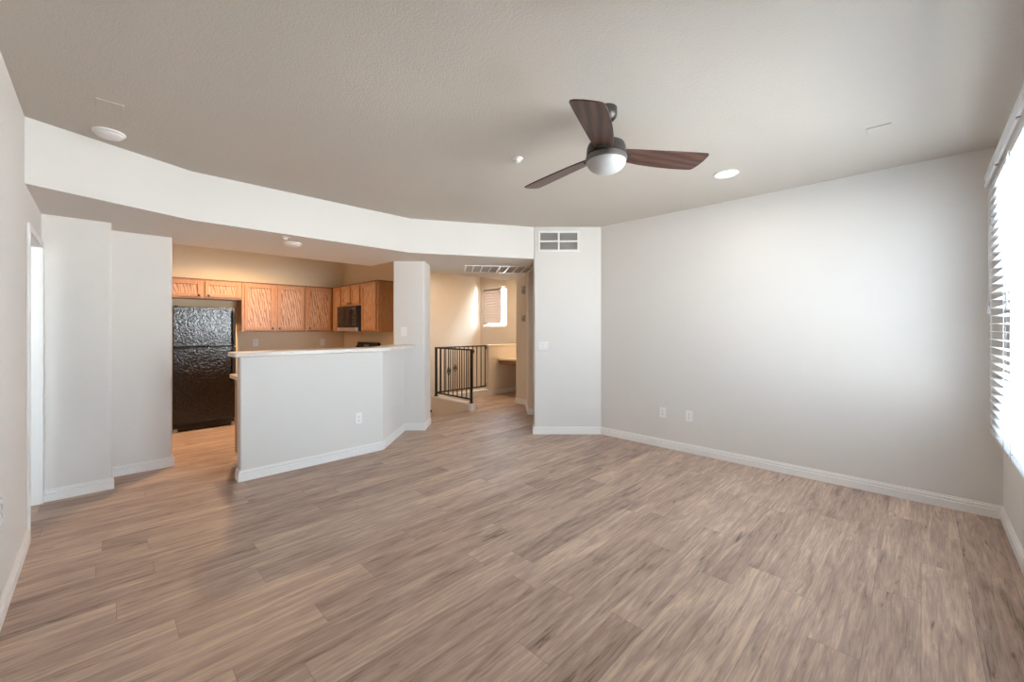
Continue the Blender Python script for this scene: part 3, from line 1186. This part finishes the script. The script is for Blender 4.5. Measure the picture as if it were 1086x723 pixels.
outlet(XR, 2.151, 0.41, PI, 'white wall outlet low on the long wall, the one closer to the angled pier')
outlet(XR, 1.844, 0.415, PI, 'white wall outlet low on the long wall, the one closer to the window')
outlet(2.00, 4.40, 0.405, -PI / 2, 'white wall outlet low on the front of the bar half wall')
outlet(XL, 3.125, 0.52, 0, 'white wall outlet on the doorway wall, cut off by the photo edge')
outlet(1.762, 7.68, 1.165, -PI / 2, 'white wall outlet over the bar, under the tall double-door oak cabinet')
outlet(2.818, 7.68, 1.145, -PI / 2, 'white wall outlet in the kitchen corner beside the range')
switch(4.124, PF - 4.124, 1.16, nv, 2, 'white double rocker light switch on the angled pier wall')
switch(2.924, CF - 2.924, 1.355, nv, 1, 'white single rocker light switch on the column above the bar top')

# two small devices on the hall wall
for zc, hh, lab, nm in ((2.10, 0.075, 'grey-brown box on the hall wall close to the dropped ceiling', 'door_chime'),
                        (1.58, 0.06, 'small grey-brown box on the hall wall below the chime box', 'thermostat')):
    t_ = thing(nm, lab, nm.replace('_', ' '), (5.47, 5.165, zc))
    q = MB()
    q.box(5.444, 5.47, 5.13, 5.20, zc - hh, zc + hh)
    q.build('case', 'grille', t_, bevel=0.004)
    q = MB()
    q.box(5.441, 5.4445, 5.145, 5.185, zc - hh * 0.6, zc + hh * 0.1)
    q.build('face', 'satin', t_)

# ------------------------------------------------------------------ hall: railing, desk, handrail
ra = thing('stair_railing', 'dark iron L-shaped stair railing with slim balusters standing on the low curb', 'railing', (4.44, 6.40, 0.125))
A = Vector((4.44, 5.42, 0))
B = Vector((4.44, 6.46, 0))
C = Vector((5.66, 6.46, 0))
ZT, ZB = 1.02, 0.19


def zz(v_, z_):
    return Vector((v_.x, v_.y, z_))


for p in (A, B):
    q = MB()
    q.box(p.x - 0.018, p.x + 0.018, p.y - 0.018, p.y + 0.018, 0.125, ZT)
    q.box(p.x - 0.035, p.x + 0.035, p.y - 0.035, p.y + 0.035, 0.125, 0.135)
    q.build('post', 'iron', ra, bevel=0.002)
for p, c in ((A, B), (B, C)):
    d = (c - p).normalized()
    q = MB()
    q.bar(zz(p - d * 0.02, ZT + 0.012), zz(c + d * 0.02, ZT + 0.012), 0.042, 0.026)
    if p is A:
        e_ = p - d * 0.02
        q.tube([zz(e_, ZT + 0.012), zz(e_ - d * 0.035, ZT + 0.008), zz(e_ - d * 0.05, ZT - 0.012), zz(e_ - d * 0.035, ZT - 0.034), zz(e_ - d * 0.012, ZT - 0.03)], 0.014, 10)
    else:
        q.tube([zz(c, ZT + 0.012), zz(c + d * 0.035, ZT + 0.0), zz(c + d * 0.04, ZT - 0.06)], 0.013, 10)
    q.build('top_rail', 'iron', ra, bevel=0.004)
    q = MB()
    q.bar(zz(p, ZB), zz(c, ZB), 0.026, 0.026)
    if p is B:
        q.tube([zz(c, ZB), zz(c + d * 0.03, ZB + 0.008), zz(c + d * 0.04, ZB + 0.06)], 0.012, 10)
    q.build('bottom_rail', 'iron', ra, bevel=0.002)
for p, c, n_, orn in ((A, B, 8, 5), (B, C, 11, 4)):
    for k in range(1, n_ + (1 if p is B else 0)):
        v_ = p + (c - p) * (k / n_)
        q = MB()
        q.bar(zz(v_, ZB + 0.012), zz(v_, ZT), 0.014, 0.014)
        bal = q.build('baluster', 'iron', ra)
        if k == orn:
            q = MB()
            zc = 0.62
            for s in range(4):
                a0 = PI / 2 * s
                pth = []
                for j in range(9):
                    u_ = j / 8
                    rr = 0.024 * math.sin(PI * u_) + 0.004
                    a1 = a0 + u_ * PI
                    pth.append((v_.x + rr * math.cos(a1), v_.y + rr * math.sin(a1), zc - 0.065 + 0.13 * u_))
                q.tube(pth, 0.0055, 6)
            for zk in (zc - 0.07, zc + 0.07):
                q.lathe([(0, zk - 0.012), (0.014, zk - 0.008), (0.016, zk), (0.014, zk + 0.008), (0, zk + 0.012)], v_.x, v_.y, 12)
            q.build('twist_basket', 'iron', bal)

dk = thing('built_in_desk', 'cream desk top with oak apron built into the hall niche', 'desk', (6.4, 5.9, 0.66))
q = MB()
q.prism(round_poly([(5.945, 5.385), (6.835, 5.385), (6.835, 6.395), (5.945, 6.395)], {0: 0.01, 3: 0.01}), 0.722, 0.760)
q.build('desktop', 'tanlaminate', dk, bevel=0.006)
q = MB()
q.box(5.985, 6.01, 5.39, 6.39, 0.645, 0.722)
ap = q.build('apron', 'oak_y', dk, bevel=0.003)
ap['label'] = 'oak apron'

hr = thing('handrail', 'dark handrail sloping down on the stairwell wall beyond the column', 'handrail', (5.4, 7.98, -0.6))
q = MB()
q.tube([(5.10, 7.975, -0.40), (5.10, 7.93, -0.39), (5.16, 7.92, -0.405), (5.30, 7.92, -0.49), (6.60, 7.92, -1.35)], 0.02, 10)
q.build('rail', 'iron', hr)
for xx, zk in ((5.5, -0.622), (6.4, -1.218)):
    q = MB()
    q.tube([(xx, 7.979, zk - 0.06), (xx, 7.94, zk - 0.055), (xx, 7.92, zk - 0.02)], 0.007, 8)
    q.build('bracket', 'iron', hr)

# ------------------------------------------------------------------ blinds
VX0, VX1 = 1.71, 4.50
va = thing('blind_valance', 'long white valance board across the top of the window blinds', 'valance', ((VX0 + VX1) / 2, YF, 2.42))
q = MB()
mtx_ = Matrix(((0, 0, 1, 0), (1, 0, 0, 0), (0, 1, 0, 0), (0, 0, 0, 1)))     # outline (y, z) swept along x
q.prism([(YF + 0.095, 2.412), (YF + 0.103, 2.416), (YF + 0.103, 2.428), (YF + 0.098, 2.436), (YF + 0.098, 2.462), (YF + 0.106, 2.472), (YF + 0.106, 2.482), (YF + 0.092, 2.482), (YF + 0.092, 2.412)], VX0, VX1, mtx_)
q.build('board', 'blind', va)
for xx in (VX0, VX1 - 0.012):
    q = MB()
    q.box(xx, xx + 0.012, YF + 0.002, YF + 0.092, 2.412, 2.482)
    q.build('end_return', 'blind', va)
for xx in (2.0, 2.6, 3.1, 3.9):
    q = MB()
    q.box(xx - 0.008, xx + 0.008, YF + 0.088, YF + 0.104, 2.404, 2.412)
    q.build('clip', 'satin', va)


def blind(x0, x1, zt, zb, label):
    yc = YF + 0.048
    t_ = thing('window_blind', label, 'blind', ((x0 + x1) / 2, yc, zb), 0, 'white slatted blinds over the big window')
    q = MB()
    q.box(x0, x1, yc - 0.028, yc + 0.028, zt - 0.045, zt)
    q.build('headrail', 'blind', t_)
    q = MB()
    pitch = 0.0545
    n_ = int((zt - 0.06 - zb - 0.03) / pitch)
    tl = math.radians(-6)
    for k in range(n_):
        z_ = zb + 0.055 + k * pitch
        hw_ = 0.031
        prof = []
        for j in range(5):
            s = -1 + j / 2
            prof.append((s * hw_, 0.0028 * (1 - s * s) + 0.0018))
        for j in range(5):
            s = 1 - j / 2
            prof.append((s * hw_, 0.0028 * (1 - s * s) - 0.0018))
        pts = [(yc + a_ * math.cos(tl) + c_ * math.sin(tl), z_ - a_ * math.sin(tl) + c_ * math.cos(tl)) for a_, c_ in prof]
        q.prism(pts, x0, x1, mtx_)
    q.build('slats', 'blind', t_)
    q = MB()
    q.box(x0, x1, yc - 0.03, yc + 0.03, zb, zb + 0.018)
    q.build('bottom_rail', 'blind', t_, bevel=0.004)
    n_l = 2 if x1 - x0 < 1.2 else 4
    for k in range(n_l):
        xx = x0 + 0.12 + (x1 - x0 - 0.24) * k / (n_l - 1)
        q = MB()
        for yy in (yc - 0.033, yc + 0.033):
            q.tube([(xx, yy, zb + 0.01), (xx, yy, zt - 0.04)], 0.0022, 5)
        q.build('ladder_cord', 'cord', t_)
    for dx, zl in ((0.045, 1.60), (0.075, 1.545)):
        xx = x1 - dx
        q = MB()
        q.tube([(xx, yc + 0.038, zt - 0.045), (xx, yc + 0.040, zl)], 0.0015, 6)
        pc_ = q.build('pull_cord', 'cord', t_)
        q = MB()
        q.lathe([(0, zl + 0.004), (0.004, zl), (0.008, zl - 0.03), (0.009, zl - 0.038), (0, zl - 0.042)], xx, yc + 0.040, 12)
        q.build('tassel', 'blind', pc_)
    return t_


blind(3.655, 4.488, 2.412, 0.665, 'narrow white slatted window blind next to the long wall corner, with two cord tassels')
blind(1.73, 3.625, 2.412, 0.665, 'wide white slatted window blind next to the narrow one, cut off by the photo edge')

# small tan blind in the stairwell window
sb = thing('stair_blind', 'small closed tan slatted blind hanging in the stairwell window', 'blind', (6.80, 7.5, WZ0))
q = MB()
q.box(6.79, 6.83, 7.155, 7.83, 2.365, 2.405)
q.build('headrail', 'blind', sb)
q = MB()
mty2 = Matrix(((1, 0, 0, 0), (0, 0, 1, 0), (0, 1, 0, 0), (0, 0, 0, 1)))     # outline (x, z) swept along y
for k in range(13):
    z_ = 1.545 + k * 0.0665
    q.prism([(6.780, z_ - 0.030), (6.783, z_ - 0.032), (6.824, z_ + 0.038), (6.820, z_ + 0.040)], 7.16, 7.825, mty2)
q.build('slats', 'tanblind', sb)
q = MB()
q.box(6.79, 6.83, 7.155, 7.83, 1.488, 1.508)
q.build('bottom_rail', 'tanblind', sb, bevel=0.003)
q = MB()
q.tube([(6.785, 7.24, 1.47), (6.785, 7.24, 1.38)], 0.003, 6)
q.build('cord', 'cord', sb)
